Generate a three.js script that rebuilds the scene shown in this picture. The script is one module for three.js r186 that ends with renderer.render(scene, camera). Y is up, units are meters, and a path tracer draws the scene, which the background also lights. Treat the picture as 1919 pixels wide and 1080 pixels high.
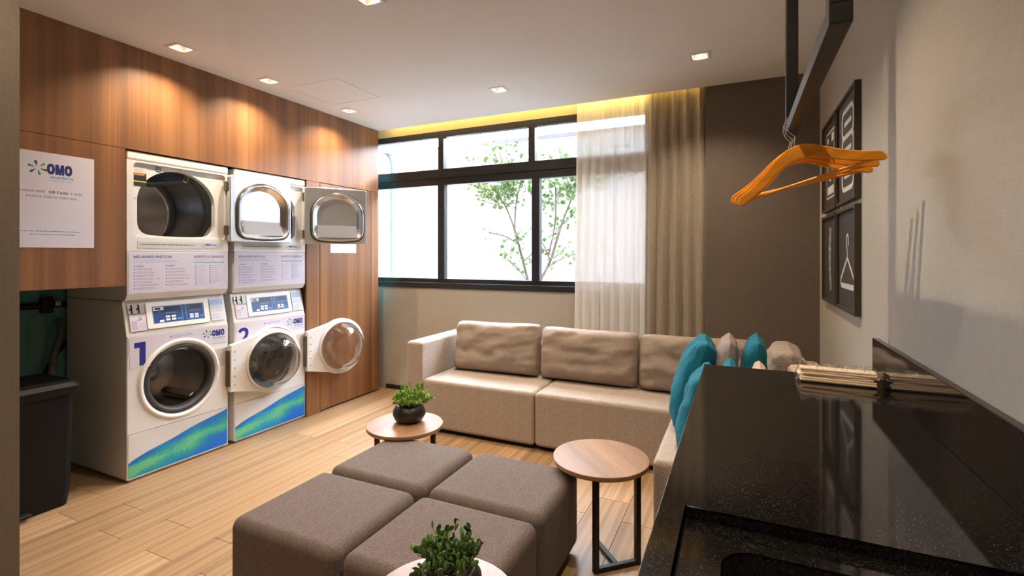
import * as THREE from 'three';
import { RoundedBoxGeometry } from 'three/addons/geometries/RoundedBoxGeometry.js';
import { mergeGeometries } from 'three/addons/utils/BufferGeometryUtils.js';
import { RectAreaLightUniformsLib } from 'three/addons/lights/RectAreaLightUniformsLib.js';
import { ImprovedNoise } from 'three/addons/math/ImprovedNoise.js';
import { Brush, Evaluator, SUBTRACTION } from 'three-bvh-csg';

// ---------------------------------------------------------------- camera, sky, exposure
const scene = new THREE.Scene();
const EYE = 1.40, FPX = 918;
const camera = new THREE.PerspectiveCamera(2 * Math.atan(540 / FPX) * 180 / Math.PI, 1919 / 1080, 0.05, 60);
camera.position.set(0, EYE, 0);
camera.rotation.y = Math.atan(425.5 / FPX);
camera.setViewOffset(1919, 1080, 0, 61, 1919, 1080);
camera.updateProjectionMatrix();
const renderer = new THREE.WebGLRenderer();
renderer.toneMapping = THREE.LinearToneMapping;
renderer.toneMappingExposure = 1.12;
renderer.shadowMap.enabled = true;
RectAreaLightUniformsLib.init();
scene.background = new THREE.Color().setRGB(0.88, 0.97, 1.12);      // bright overcast sky over the courtyard
scene.backgroundIntensity = 40.0;
const LAMP_CD = 5.6, LAMP_COLOR = new THREE.Color().setRGB(1.0, 0.80, 0.58);
const COVE_POWER = 60, COVE_COLOR = new THREE.Color().setRGB(1.0, 0.66, 0.16);

// ---------------------------------------------------------------- helpers
let seed = 7;
const rnd = () => { seed = (seed * 1664525 + 1013904223) >>> 0; return seed / 4294967296; };
const rr = (a, b) => a + (b - a) * rnd();
const perlin = new ImprovedNoise();
const N3 = (x, y, z) => perlin.noise(x, y, z);
const used = new Map();
function numbered(n) { const k = used.get(n) || 0; used.set(n, k + 1); return k ? n + '_' + String(k).padStart(3, '0') : n; }
const lin = (r, g, b) => new THREE.Color().setRGB(r, g, b);
const std = (color, roughness = 0.6, metalness = 0, extra = {}) => new THREE.MeshStandardMaterial({ color, roughness, metalness, ...extra });
const phy = (o) => new THREE.MeshPhysicalMaterial(o);
function part(name, geo, mat, parent, label) {
  const m = new THREE.Mesh(geo, mat); m.name = name; m.castShadow = m.receiveShadow = true; parent.add(m);
  if (label) m.userData.label = label;
  return m;
}
function thing(name, label, category, pos = [0, 0, 0], turn = 0, group) {
  const o = new THREE.Group(); o.name = numbered(name); o.position.set(...pos); o.rotation.y = turn; scene.add(o);
  o.userData = { label, category }; if (group) o.userData.group = group;
  return o;
}
function single(name, geo, mat, label, category, group) {
  const m = part(numbered(name), geo, mat, scene); m.userData = { label, category }; if (group) m.userData.group = group; return m;
}
function structGroup(name) { const o = new THREE.Group(); o.name = name; o.userData = { kind: 'structure' }; scene.add(o); return o; }
function struct(name, geo, mat) { const m = part(name, geo, mat, scene); m.userData = { kind: 'structure' }; return m; }
const box = (x0, x1, y0, y1, z0, z1) => new THREE.BoxGeometry(x1 - x0, y1 - y0, z1 - z0).translate((x0 + x1) / 2, (y0 + y1) / 2, (z0 + z1) / 2);
function rbox(x0, x1, y0, y1, z0, z1, r = 0.01, seg = 3) {
  return new RoundedBoxGeometry(x1 - x0, y1 - y0, z1 - z0, seg, r).translate((x0 + x1) / 2, (y0 + y1) / 2, (z0 + z1) / 2);
}
const merge = (gs) => mergeGeometries(gs.map(g => g.index ? g.toNonIndexed() : g));
// uv in metres by the way a face points (tile: metres per texture tile)
function uvMetres(g0, tu = 1, tv = tu, ou = 0, ov = 0, swap = false) {
  const g = g0.index ? g0.toNonIndexed() : g0; const p = g.attributes.position, uv = new Float32Array(p.count * 2);
  const a = new THREE.Vector3(), b = new THREE.Vector3(), c = new THREE.Vector3();
  for (let i = 0; i < p.count; i += 3) {
    a.fromBufferAttribute(p, i); b.fromBufferAttribute(p, i + 1); c.fromBufferAttribute(p, i + 2);
    const n = b.clone().sub(a).cross(c.clone().sub(a)); const ax = Math.abs(n.x), ay = Math.abs(n.y), az = Math.abs(n.z);
    [a, b, c].forEach((v, k) => {
      let U, V;
      if (ax >= ay && ax >= az) { U = v.z; V = v.y; } else if (ay >= az) { U = v.x; V = v.z; } else { U = v.x; V = v.y; }
      if (swap) [U, V] = [V, U];
      uv[(i + k) * 2] = U / tu + ou; uv[(i + k) * 2 + 1] = V / tv + ov;
    });
  }
  g.setAttribute('uv', new THREE.BufferAttribute(uv, 2)); return g;
}
function dataTex(w, h, fn, srgb = true) {
  const d = new Uint8Array(w * h * 4);
  for (let j = 0; j < h; j++) for (let i = 0; i < w; i++) {
    const c = fn(i / w, j / h, i, j), o = (j * w + i) * 4;
    if (c.length) { d[o] = c[0]; d[o + 1] = c[1]; d[o + 2] = c[2]; } else d[o] = d[o + 1] = d[o + 2] = c;
    d[o + 3] = 255;
  }
  const t = new THREE.DataTexture(d, w, h); t.wrapS = t.wrapT = THREE.RepeatWrapping; t.magFilter = THREE.LinearFilter; t.minFilter = THREE.LinearMipmapLinearFilter;
  t.generateMipmaps = true; if (srgb) t.colorSpace = THREE.SRGBColorSpace; t.needsUpdate = true; return t;
}
// noise that repeats every 1 in both directions
function tnoise(u, v, fu, fv, s) {
  const A = Math.PI * 2; const r1 = fu / A, r2 = fv / A;
  return N3(Math.cos(u * A) * r1 + s, Math.sin(u * A) * r1 + Math.cos(v * A) * r2 * 1.0 + s * 1.7, Math.sin(v * A) * r2 + s * 0.3);
}
function canvas(w, h, draw) {
  const c = document.createElement('canvas'); c.width = w; c.height = h; const x = c.getContext('2d'); draw(x, w, h);
  const t = new THREE.CanvasTexture(c); t.colorSpace = THREE.SRGBColorSpace; t.anisotropy = 8; return t;
}
function tube(pts, r, seg = 24, rad = 8, closed = false) {
  return new THREE.TubeGeometry(new THREE.CatmullRomCurve3(pts.map(p => new THREE.Vector3(...p)), closed), seg, r, rad, closed);
}
function rrShape(w, h, r, cx = 0, cy = 0) {
  const s = new THREE.Shape(), x = cx - w / 2, y = cy - h / 2;
  s.moveTo(x + r, y); s.lineTo(x + w - r, y); s.absarc(x + w - r, y + r, r, -Math.PI / 2, 0); s.lineTo(x + w, y + h - r); s.absarc(x + w - r, y + h - r, r, 0, Math.PI / 2);
  s.lineTo(x + r, y + h); s.absarc(x + r, y + h - r, r, Math.PI / 2, Math.PI); s.lineTo(x, y + r); s.absarc(x + r, y + r, r, Math.PI, Math.PI * 1.5);
  return s;
}
function dShape(w, h, cx, cy, k = 1) {           // arched top, nearly flat bottom with round corners
  const s = new THREE.Shape(), x0 = cx - w / 2, x1 = cx + w / 2, y0 = cy - h / 2, R = w / 2, ya = cy + h / 2 - R * 0.86, r = 0.09 * k;
  s.moveTo(x0 + r, y0); s.quadraticCurveTo(cx, y0 - 0.012, x1 - r, y0); s.quadraticCurveTo(x1, y0, x1, y0 + r); s.lineTo(x1, ya);
  s.absellipse(cx, ya, R, R * 0.86, 0, Math.PI, false); s.lineTo(x0, y0 + r); s.quadraticCurveTo(x0, y0, x0 + r, y0);
  return s;
}
const extr = (shape, depth, bevel = 0, seg = 2, curve = 24) => new THREE.ExtrudeGeometry(shape, { depth, bevelEnabled: bevel > 0, bevelSize: bevel, bevelThickness: bevel, bevelSegments: seg, curveSegments: curve });
// shapes drawn in (right, up) as seen from +x, extruded along +x: local shape x -> -z, shape y -> y, depth -> x
const faceX = (g) => g.rotateY(Math.PI / 2);
const ev = new Evaluator();
function cut(a, ...bs) { let r = new Brush(a); r.updateMatrixWorld(); for (const b of bs) { const q = new Brush(b); q.updateMatrixWorld(); r = ev.evaluate(r, q, SUBTRACTION); } return r.geometry; }
function sheetX(w, h, z, y, x, tex, mat = {}) {  // a printed sheet facing +x, centre at (x, y, z)
  const g = new THREE.BoxGeometry(w, h, 0.0012); g.rotateY(Math.PI / 2); g.translate(x, y, z); return [g, std(0xffffff, 0.55, 0, { map: tex, ...mat })];
}

// ---------------------------------------------------------------- materials
const woodCol = (u, v, base, amp, s) => {
  const strip = tnoise(u, v, 9, 0.25, s), mid = tnoise(u, v, 34, 0.8, s + 5), fine = tnoise(u, v, 120, 2.2, s + 9), fl = tnoise(u, v, 260, 7, s + 3);
  const k = 1 + amp * (strip * 0.75 + mid * 0.26 + fine * 0.17 + fl * 0.15);
  return base.map((c, i) => Math.max(0, Math.min(255, c * (i === 0 ? k : i === 1 ? k * (0.985 + 0.03 * strip) : k * 0.985))));
};
const panelTex = dataTex(1024, 512, (u, v) => woodCol(u, v, [120, 83, 53], 0.46, 2.2));
const matPanel = std(0xffffff, 0.42, 0, { map: panelTex });
const floorTex = [0, 1, 2, 3].map(k => dataTex(256, 512, (u, v) => woodCol(u, v, [[168, 139, 104], [160, 131, 97], [174, 144, 110], [153, 125, 93]][k], 0.26, 11.3 + k * 7)));
const matFloor = floorTex.map(t => std(0xffffff, 0.38, 0, { map: t }));
const tableTex = dataTex(512, 512, (u, v) => woodCol(u, v, [150, 116, 86], 0.3, 31.7));
const matTable = std(0xffffff, 0.32, 0, { map: tableTex });
const weave = (base, amp) => dataTex(256, 256, (u, v, i, j) => {
  const w = ((i >> 1) + (j >> 1)) % 2 ? 0.5 : -0.5; const k = 1 + amp * (0.35 * w + 0.9 * tnoise(u, v, 40, 40, 3.3) + 0.9 * tnoise(u, v, 90, 14, 8.8) + 0.6 * tnoise(u, v, 12, 90, 4.1));
  return base.map(c => Math.max(0, Math.min(255, c * k)));
});
const weaveBump = dataTex(128, 128, (u, v, i, j) => 128 + 60 * Math.sin(i * Math.PI / 2) * Math.cos(j * Math.PI / 2) + 40 * tnoise(u, v, 30, 30, 1.2), false);
const cloth = (rgb, amp = 0.22, o = {}) => phy({ color: 0xffffff, map: weave(rgb, amp), roughness: 0.95, bumpMap: weaveBump, bumpScale: 0.0006, sheen: 0.25, sheenRoughness: 0.6, ...o });
const matSofa = cloth([166, 152, 140]);
const matCushion = cloth([153, 138, 126], 0.2);
const matOttoman = cloth([100, 89, 85], 0.26);
const matTeal = cloth([4, 105, 128], 0.16);
const matGreyPillow = cloth([150, 136, 132], 0.2);
const matBeigePillow = cloth([196, 176, 158], 0.25);
const paperTex = (rgb, amp, s) => dataTex(512, 512, (u, v) => { const k = 1 + amp * (tnoise(u, v, 160, 10, s) + tnoise(u, v, 10, 160, s + 2) + 0.5 * tnoise(u, v, 200, 200, s + 4)); return rgb.map(c => Math.max(0, Math.min(255, c * k))); });
const matWallLight = std(0xffffff, 0.85, 0, { map: paperTex([174, 168, 156], 0.03, 1.1) });
const matWallTaupe = std(0xffffff, 0.85, 0, { map: paperTex([108, 97, 86], 0.05, 5.1) });
const matCeiling = std(lin(0.84, 0.83, 0.81), 0.9);
const matTealPaint = std(lin(0.09, 0.33, 0.34), 0.7);
const matWhiteEnamel = std(lin(0.74, 0.74, 0.73), 0.28);
const matGreySteel = std(lin(0.46, 0.46, 0.45), 0.4);
const matWhitePlastic = std(lin(0.78, 0.78, 0.77), 0.35);
const matBoard = std(lin(0.30, 0.24, 0.18), 0.8);
const matBlackMetal = std(lin(0.012, 0.011, 0.011), 0.42, 0.3);
const matFrameBlack = std(lin(0.022, 0.024, 0.026), 0.4, 0.2);
const matBlackPlastic = phy({ color: lin(0.008, 0.008, 0.009), roughness: 0.5, specularIntensity: 0.35 });
const matGasket = std(lin(0.03, 0.03, 0.032), 0.5);
const matChrome = std(lin(0.82, 0.83, 0.85), 0.14, 1);
const matDrum = std(lin(0.42, 0.42, 0.42), 0.26, 1);
const matSteelDoor = std(lin(0.74, 0.78, 0.82), 0.3, 0.85);
const matGlass = phy({ color: 0xffffff, roughness: 0, metalness: 0, transmission: 1, thickness: 0, ior: 1.5 });
const matFilm = phy({ color: 0xffffff, roughness: 0.12, transmission: 1, thickness: 0, ior: 1.3 });
const graniteTex = dataTex(512, 512, (u, v) => { const s = tnoise(u, v, 180, 180, 2.7), b = tnoise(u, v, 40, 40, 6.1); const k = 17 + 9 * b + (s > 0.3 ? 42 * (s - 0.3) * 4 : 0) + 9 * s; return [k * 1.05, k, k * 0.98].map(c => Math.max(4, Math.min(255, c))); });
const matGranite = phy({ color: 0xffffff, map: graniteTex, roughness: 0.07, specularIntensity: 1, ior: 1.55 });
const matHanger = std(0xffffff, 0.3, 0, { map: dataTex(256, 256, (u, v) => woodCol(u, v, [240, 158, 44], 0.12, 41.2)) });
const matSoil = std(lin(0.035, 0.025, 0.018), 0.95);
const matPot = std(lin(0.016, 0.014, 0.014), 0.36);
const matStem = std(lin(0.10, 0.085, 0.03), 0.8);
const leafMat = (r, g, b) => phy({ color: lin(r, g, b), roughness: 0.45, transmission: 0.25, thickness: 0, side: THREE.DoubleSide });
const leafDark = [leafMat(0.075, 0.18, 0.03), leafMat(0.13, 0.26, 0.045), leafMat(0.055, 0.14, 0.035)];
const leafBright = leafMat(0.24, 0.42, 0.05);
const leafTree = leafMat(0.085, 0.165, 0.03);
const matLampGlow = std(0x000000, 0.5, 0, { emissive: lin(1.0, 0.82, 0.55), emissiveIntensity: 14 });
const matCoveGlow = std(0x000000, 0.5, 0, { emissive: COVE_COLOR, emissiveIntensity: 6 });

// ---------------------------------------------------------------- room shell
const XL = -3.39, XR = 0.515, ZB = -4.15, ZC = -4.02, CEIL = 2.69, ZF = 1.5;
const ZBRN = -4.03;                                   // face of the brown wall section
{
  const floor = structGroup('floor');
  part('screed', uvMetres(box(-4.3, XR + 0.15, -0.12, -0.012, -4.3, ZF)), std(lin(0.16, 0.12, 0.08), 0.9), floor);
  const W = 0.2, L = 1.2, G = 0.0012;
  const geos = new Map();
  let row = 0;
  for (let x0 = -4.36; x0 < XR - 0.01; x0 += W, row++) {
    const shift = row % 2 ? -1.38 : -1.585;
    for (let z1 = shift + 6 * L; z1 > ZB; z1 -= L) {
      const za = Math.max(z1 - L, ZB) + G, zb = Math.min(z1, ZF) - G; if (zb - za < 0.02) continue;
      const xa = Math.max(x0, -4.15) + G, xb = Math.min(x0 + W, XR) - G; if (xb - xa < 0.02) continue;
      const k = (row * 5 + Math.round(z1 * 3) * 7 + 400) % 4, key = [(xb - xa).toFixed(3), (zb - za).toFixed(3), k].join();
      if (!geos.has(key)) { const w = xb - xa, l = zb - za; const g = uvMetres(new RoundedBoxGeometry(w, 0.012, l, 1, 0.0009), 0.2, 1.2, rnd(), rnd()); geos.set(key, g); }
      const p = part('plank', geos.get(key), matFloor[k], floor); p.position.set((xa + xb) / 2, -0.006, (za + zb) / 2);
    }
  }
}
const LAMPS = [[-3.145, -1.895], [-3.145, -2.522], [-3.145, -3.341], [-1.69, -1.926], [-1.69, -3.41], [-0.228, -3.384], [-0.228, -1.92], [-1.69, -0.45], [-0.228, -0.45]];
const HATCH = [-3.15, -2.655, -2.695, -3.17];
{ // ceiling slab with square openings for the fittings and the access hatch
  const s = new THREE.Shape(); s.moveTo(-4.3, -ZF); s.lineTo(XR + 0.15, -ZF); s.lineTo(XR + 0.15, -ZC); s.lineTo(-4.3, -ZC); s.closePath();
  for (const [x, z] of LAMPS) { const h = 0.05; const p = new THREE.Path(); p.moveTo(x - h, -z - h); p.lineTo(x - h, -z + h); p.lineTo(x + h, -z + h); p.lineTo(x + h, -z - h); p.closePath(); s.holes.push(p); }
  const [a, b, c, d] = HATCH, hp = new THREE.Path(); hp.moveTo(a, -c); hp.lineTo(a, -d); hp.lineTo(b, -d); hp.lineTo(b, -c); hp.closePath(); s.holes.push(hp);
  const g = extr(s, 0.17); g.rotateX(-Math.PI / 2); g.translate(0, CEIL, 0);
  const ceil = structGroup('ceiling');
  part('plaster_slab', g, matCeiling, ceil);
  part('access_panel', box(a + 0.006, b - 0.006, CEIL, CEIL + 0.02, d + 0.006, c - 0.006), matCeiling, ceil);
  part('upper_slab', box(-4.3, XR + 0.15, CEIL + 0.17, CEIL + 0.3, -4.45, ZF), matCeiling, ceil);
}
{ // wood panelling round the machines
  const w = structGroup('wall_left'), t = 0.02, P = (y0, y1, z0, z1) => part('wood_panel', uvMetres(box(XL - t, XL, y0, y1, z1, z0), 1.3, 2.7, 0.13), matPanel, w);
  P(2.0535, CEIL, 1.5, -4.02); P(1.215, 2.0505, 1.5, -1.7165);
  P(0.0, 2.0505, -3.095, -3.238); P(0.02, 2.0505, -3.912, -4.02);
  part('carcass', merge([box(-4.15, XL - t, 2.10, 2.14, -3.2, 1.5), box(-4.15, XL - t - 0.001, 0, 2.66, -3.16, -3.135), box(-4.15, XL - t, 1.215, 1.235, -1.72, 1.5)]), matBoard, w);
  part('plinth', box(XL - 0.05, XL - 0.03, 0, 0.03, -4.02, -3.2), matBoard, w);
  const alc = structGroup('wall_alcove');
  part('back_face', box(-4.3, -4.15, 0, CEIL, ZB, ZF), matTealPaint, alc);
  part('side_face', box(-4.15, XL - 0.021, 0, CEIL, -4.02, -3.98), matTealPaint, alc);
  const dr = structGroup('door_1');
  part('door_leaf', uvMetres(box(XL - t, XL, 0.018, 2.047, -3.906, -3.244), 1.3, 2.7, 0.41), matPanel, dr);
}
{ // window wall, with the opening
  const s = new THREE.Shape(); s.moveTo(-4.3, 0); s.lineTo(-0.2, 0); s.lineTo(-0.2, CEIL + 0.3); s.lineTo(-4.3, CEIL + 0.3); s.closePath();
  const h = new THREE.Path(); h.moveTo(-3.66, 1.07); h.lineTo(-3.66, 2.645); h.lineTo(-0.64, 2.645); h.lineTo(-0.64, 1.07); h.closePath(); s.holes.push(h);
  const g = uvMetres(extr(s, 0.2).translate(0, 0, ZB - 0.2), 0.6);
  struct('wall_back', g, matWallLight);
  struct('wall_back_corner', uvMetres(box(-0.235, XR + 0.15, 0, CEIL + 0.16, ZB - 0.2, ZBRN), 0.6), matWallTaupe);
  struct('baseboard_back', rbox(XL, -0.235, 0, 0.045, ZB, ZB + 0.014, 0.003), matFrameBlack);
  struct('wall_right', uvMetres(box(XR, XR + 0.15, 0, CEIL + 0.16, -4.3, ZF), 0.6), matWallLight);
  struct('wall_front', uvMetres(box(-4.3, XR + 0.15, 0, CEIL + 0.16, ZF, ZF + 0.15), 0.6), matWallLight);
  struct('wall_entry', uvMetres(box(-4.15, -2.09, 0, CEIL, -0.76, -0.62), 0.6), matWallTaupe);
}
{ // window
  const w = structGroup('window_1'), z0 = ZB - 0.07, z1 = ZB - 0.002, xs = -3.66, xe = -0.64;
  const F = (n, x0, x1, y0, y1, a = z0, b = z1) => part(n, rbox(x0, x1, y0, y1, a, b, 0.004, 2), matFrameBlack, w);
  F('top_rail', xs, xe, 2.585, 2.645); F('middle_rail', xs, xe, 2.175, 2.265, z0, z1 + 0.012); F('lower_head_rail', xs, xe, 2.105, 2.173);
  F('bottom_rail', xs, xe, 1.07, 1.125, z0, z1 + 0.012); F('sash_bottom_rail', xs, xe, 1.127, 1.168, z0, z1 - 0.012);
  const up = [-3.66, -2.745, -1.76, -0.71].map(x => [x, x + 0.064]), lo = [-3.66, -2.748, -1.727, -0.71].map(x => [x, x + 0.076]);
  for (const [a, b] of up) F('upper_mullion', a, b, 2.263, 2.587);
  for (const [a, b] of lo) F('sash_stile', a, b, 1.166, 2.107);
  for (let i = 0; i < 3; i++) {
    part('upper_pane', box(up[i][1], up[i + 1][0], 2.264, 2.586, ZB - 0.04, ZB - 0.036), matGlass, w);
    part('sash_pane', box(lo[i][1], lo[i + 1][0], 1.167, 2.106, ZB - 0.04 + (i % 2) * 0.02, ZB - 0.036 + (i % 2) * 0.02), matGlass, w);
  }
}
// ---------------------------------------------------------------- courtyard outside
{
  const white = std(lin(0.29, 0.305, 0.32), 0.9);
  const cg = struct('courtyard_ground', box(-9, 3, -0.15, -0.02, -10, ZB - 0.2), std(lin(0.52, 0.51, 0.49), 0.95));
  const cw = structGroup('courtyard_wall');
  part('rendered_wall', box(-9, 3, -0.02, 3.08, -6.8, -6.6), white, cw);
  for (const x of [-6.9, 2.3]) part('added_shade_wall', box(x - 0.1, x + 0.1, -0.02, 7, -6.6, ZB - 0.3), std(lin(0.3, 0.3, 0.3), 0.9), cw);  // unseen walls added at both ends to keep side sky light off the courtyard
  part('wall_coping', box(-9, 3, 3.08, 3.13, -6.82, -6.57), std(lin(0.10, 0.10, 0.105), 0.9), cw);
  struct('added_shade_facade', box(-9, 3, CEIL + 0.3, 11, ZB - 0.28, ZB - 0.05), std(lin(0.13, 0.11, 0.10), 0.9));  // unseen dark upper facade, added to shade the courtyard wall from the sky
  const pm = std(lin(0.22, 0.23, 0.24), 0.4);
  const pipe = thing('drain_pipe', 'pale bent drain pipe on the white courtyard wall', 'pipe');
  part('pipe_run', tube([[-5.9, 3.06, -6.5], [-5.55, 3.06, -6.5], [-5.36, 3.03, -6.5], [-5.3, 2.9, -6.5], [-5.3, 2.6, -6.5], [-5.3, 0.0, -6.5]], 0.055, 60, 12), pm, pipe);
  part('pipe_clip', new THREE.TorusGeometry(0.06, 0.01, 6, 20).rotateX(Math.PI / 2).translate(-5.3, 2.0, -6.5), pm, pipe);
  const br = thing('wall_bracket', 'small grey bracket fixed near top of courtyard wall', 'bracket', [-5.08, 2.97, -6.6]);
  part('arm', new THREE.BoxGeometry(0.30, 0.025, 0.03).rotateZ(0.1).translate(0, 0.015, 0.03), matGreySteel, br); part('foot', box(-0.03, 0.03, -0.05, 0.02, 0, 0.04), matGreySteel, br);
}
{ // slender tree
  const t = thing('courtyard_tree', 'slender leafy tree growing in the courtyard beyond the window', 'tree', [-2.23, 0, -5.4]);
  const bark = std(lin(0.14, 0.11, 0.09), 0.9); const wood = [], leaves = [];
  const leafAt = (p, s) => {
    const g = new THREE.BufferGeometry(); const w = s * 0.42;
    g.setAttribute('position', new THREE.Float32BufferAttribute([0, 0, 0, w, s * 0.5, s * 0.12, 0, s, 0, 0, 0, 0, 0, s, 0, -w, s * 0.5, s * 0.12], 3)); g.setAttribute('uv', new THREE.Float32BufferAttribute(new Array(12).fill(0), 2)); g.computeVertexNormals();
    g.rotateX(rr(-1.4, 1.4)); g.rotateZ(rr(-3, 3)); g.rotateY(rr(0, 6.3)); g.translate(...p); leaves.push(g);
  };
  function branch(a, b, r, depth, dens) {
    const mid = a.map((v, i) => (v + b[i]) / 2 + rr(-0.04, 0.04)); wood.push(tube([a, mid, b], r, 6, 5));
    const n = Math.round(dens * 13); for (let i = 0; i < n; i++) { const k = rr(0.35, 1.08); leafAt(a.map((v, q) => v + (b[q] - v) * k + rr(-0.085, 0.085)), rr(0.04, 0.075)); }
    if (depth > 0) for (let i = 0; i < 4; i++) { const k = rr(0.35, 0.95), s = a.map((v, q) => v + (b[q] - v) * k); branch(s, [s[0] + rr(-0.34, 0.34), s[1] + rr(0.02, 0.34), s[2] + rr(-0.22, 0.22)], r * 0.5, depth - 1, dens); }
  }
  branch([0, 0, 0], [-0.06, 1.1, 0], 0.026, 0, 0); branch([0.02, 0, 0], [0.1, 1.1, 0], 0.026, 0, 0);
  branch([-0.06, 1.1, 0], [-0.24, 1.72, 0], 0.018, 1, 0.5); branch([-0.24, 1.72, 0], [-0.56, 2.28, 0.02], 0.012, 2, 1.0); branch([-0.24, 1.72, 0], [-0.16, 2.35, -0.05], 0.012, 2, 1.0);
  branch([0.1, 1.1, 0], [0.34, 1.7, 0], 0.018, 1, 0.4); branch([0.34, 1.7, 0], [0.62, 2.3, 0.02], 0.012, 2, 1.0); branch([0.2, 1.4, 0], [0.3, 2.2, 0.03], 0.011, 2, 0.9);
  branch([-0.05, 1.06, 0], [-0.32, 1.35, 0.03], 0.008, 1, 0.7); branch([0.1, 1.15, 0], [0.48, 1.4, 0], 0.008, 1, 0.5); branch([-0.4, 2.0, 0], [-0.75, 2.1, 0.03], 0.007, 1, 0.8); branch([-0.3, 2.2, 0], [-0.42, 2.66, 0.03], 0.008, 1, 0.9);
  branch([0.55, 2.1, 0], [0.95, 2.3, 0], 0.008, 2, 1.0);
  part('branches', merge(wood), bark, t);
  const l = part('leaves', mergeGeometries(leaves), leafTree, t); l.userData.kind = 'stuff';
}
// ---------------------------------------------------------------- ceiling fittings
LAMPS.forEach(([x, z], i) => {
  const where = ['above the poster end of the wood wall', 'above the stacked machines by the wood wall', 'above the tall wood door', 'over the dark ottomans', 'between hatch and curtain near the window', 'in front of the brown corner wall', 'over the black counter', 'over the entrance floor', 'over the counter sink'][i];
  const d = thing('recessed_downlight', 'lit square white recessed ceiling downlight ' + where, 'downlight', [x, CEIL, z], 0, 'recessed ceiling downlights');
  const o = 0.062, q = 0.046;
  const ring = rrShape(o * 2, o * 2, 0.003); const hp = new THREE.Path(); hp.moveTo(-q, -q); hp.lineTo(-q, q); hp.lineTo(q, q); hp.lineTo(q, -q); hp.closePath(); ring.holes.push(hp);
  part('bezel', extr(ring, 0.004).rotateX(Math.PI / 2), matWhitePlastic, d);
  const hh = 0.075; part('housing', merge([box(-0.05, -q, 0, hh, -0.05, 0.05), box(q, 0.05, 0, hh, -0.05, 0.05), box(-q, q, 0, hh, -0.05, -q), box(-q, q, 0, hh, q, 0.05), box(-0.05, 0.05, hh, hh + 0.004, -0.05, 0.05)]), matWhitePlastic, d);
  part('lamp_cup', new THREE.LatheGeometry([[0.024, 0.04], [0.036, 0.04], [0.038, 0.044], [0.03, 0.074]].map(p => new THREE.Vector2(...p)), 24), matChrome, d);
  part('bulb', new THREE.CylinderGeometry(0.024, 0.024, 0.006, 24).translate(0, 0.046, 0), matLampGlow, d);
  const s = new THREE.SpotLight(LAMP_COLOR, LAMP_CD, 0, 1.12, 0.95, 2); s.name = 'lamp'; s.position.set(0, 0.022, 0); s.target.position.set(0, -2, 0); s.castShadow = true; s.shadow.radius = 0.5; d.add(s, s.target);
});
{ // cove light in the curtain slot
  const c = thing('cove_light_strip', 'warm yellow light strip hidden in the curtain slot', 'light strip', [-1.85, CEIL + 0.15, ZC - 0.014]);
  part('channel', box(-1.5, 1.6, -0.004, 0.015, -0.012, 0.012), matWhitePlastic, c);
  part('diffuser', box(-1.5, 1.6, -0.008, -0.004, -0.008, 0.008), matCoveGlow, c);
  const l = new THREE.RectAreaLight(COVE_COLOR, COVE_POWER, 3.1, 0.016); l.name = 'cove_lamp'; l.position.set(0.05, -0.012, 0); l.rotation.x = -1.0; c.add(l);
}
// ---------------------------------------------------------------- curtains
function curtain(name, label, x0, x1, folds, amp, zc, mat, sd, y0 = 0.02) {
  const n = Math.round(folds * 16), rows = 14, pos = [], uv = [], idx = [];
  for (let j = 0; j <= rows; j++) for (let i = 0; i <= n; i++) {
    const u = i / n, v = j / rows, y = y0 + (CEIL + 0.13 - y0) * v;
    const ph = u * folds * Math.PI * 2 + 1.4 * N3(u * folds * 0.7, sd, v * 0.8);
    const k = 0.75 + 0.5 * N3(u * folds * 0.4 + 9, sd + v, 0.3);
    pos.push(x0 + (x1 - x0) * (u + 0.012 * Math.sin(ph * 2 + 1)) - 0.03 * (1 - v) * (1 - u), y, zc + amp * k * (Math.sin(ph) + 0.22 * Math.sin(2.0 * ph + sd)) * (0.75 + 0.25 * (1 - v)));
    uv.push(u * (x1 - x0) * 3 * 1.6, y * 3);
  }
  for (let j = 0; j < rows; j++) for (let i = 0; i < n; i++) { const a = j * (n + 1) + i, b = a + 1, c = a + n + 1, d = c + 1; idx.push(a, b, d, a, d, c); }
  const g = new THREE.BufferGeometry(); g.setAttribute('position', new THREE.Float32BufferAttribute(pos, 3)); g.setAttribute('uv', new THREE.Float32BufferAttribute(uv, 2)); g.setIndex(idx); g.computeVertexNormals();
  return single(name, g, mat, label, 'curtain');
}
const matSheer = phy({ color: lin(0.86, 0.86, 0.86), roughness: 1, transmission: 0.03, thickness: 0, transparent: true, opacity: 0.84, side: THREE.DoubleSide });
const matDrape = phy({ color: 0xffffff, map: weave([170, 158, 141], 0.07), roughness: 1, transmission: 0.14, thickness: 0, side: THREE.DoubleSide });
curtain('sheer_curtain', 'thin white translucent curtain hanging before the window', -1.285, -0.56, 9, 0.024, -4.108, matSheer, 3.1);
curtain('linen_drape', 'heavy beige linen drape beside the brown wall', -0.66, -0.25, 4.5, 0.03, -4.062, matDrape, 8.6);

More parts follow.
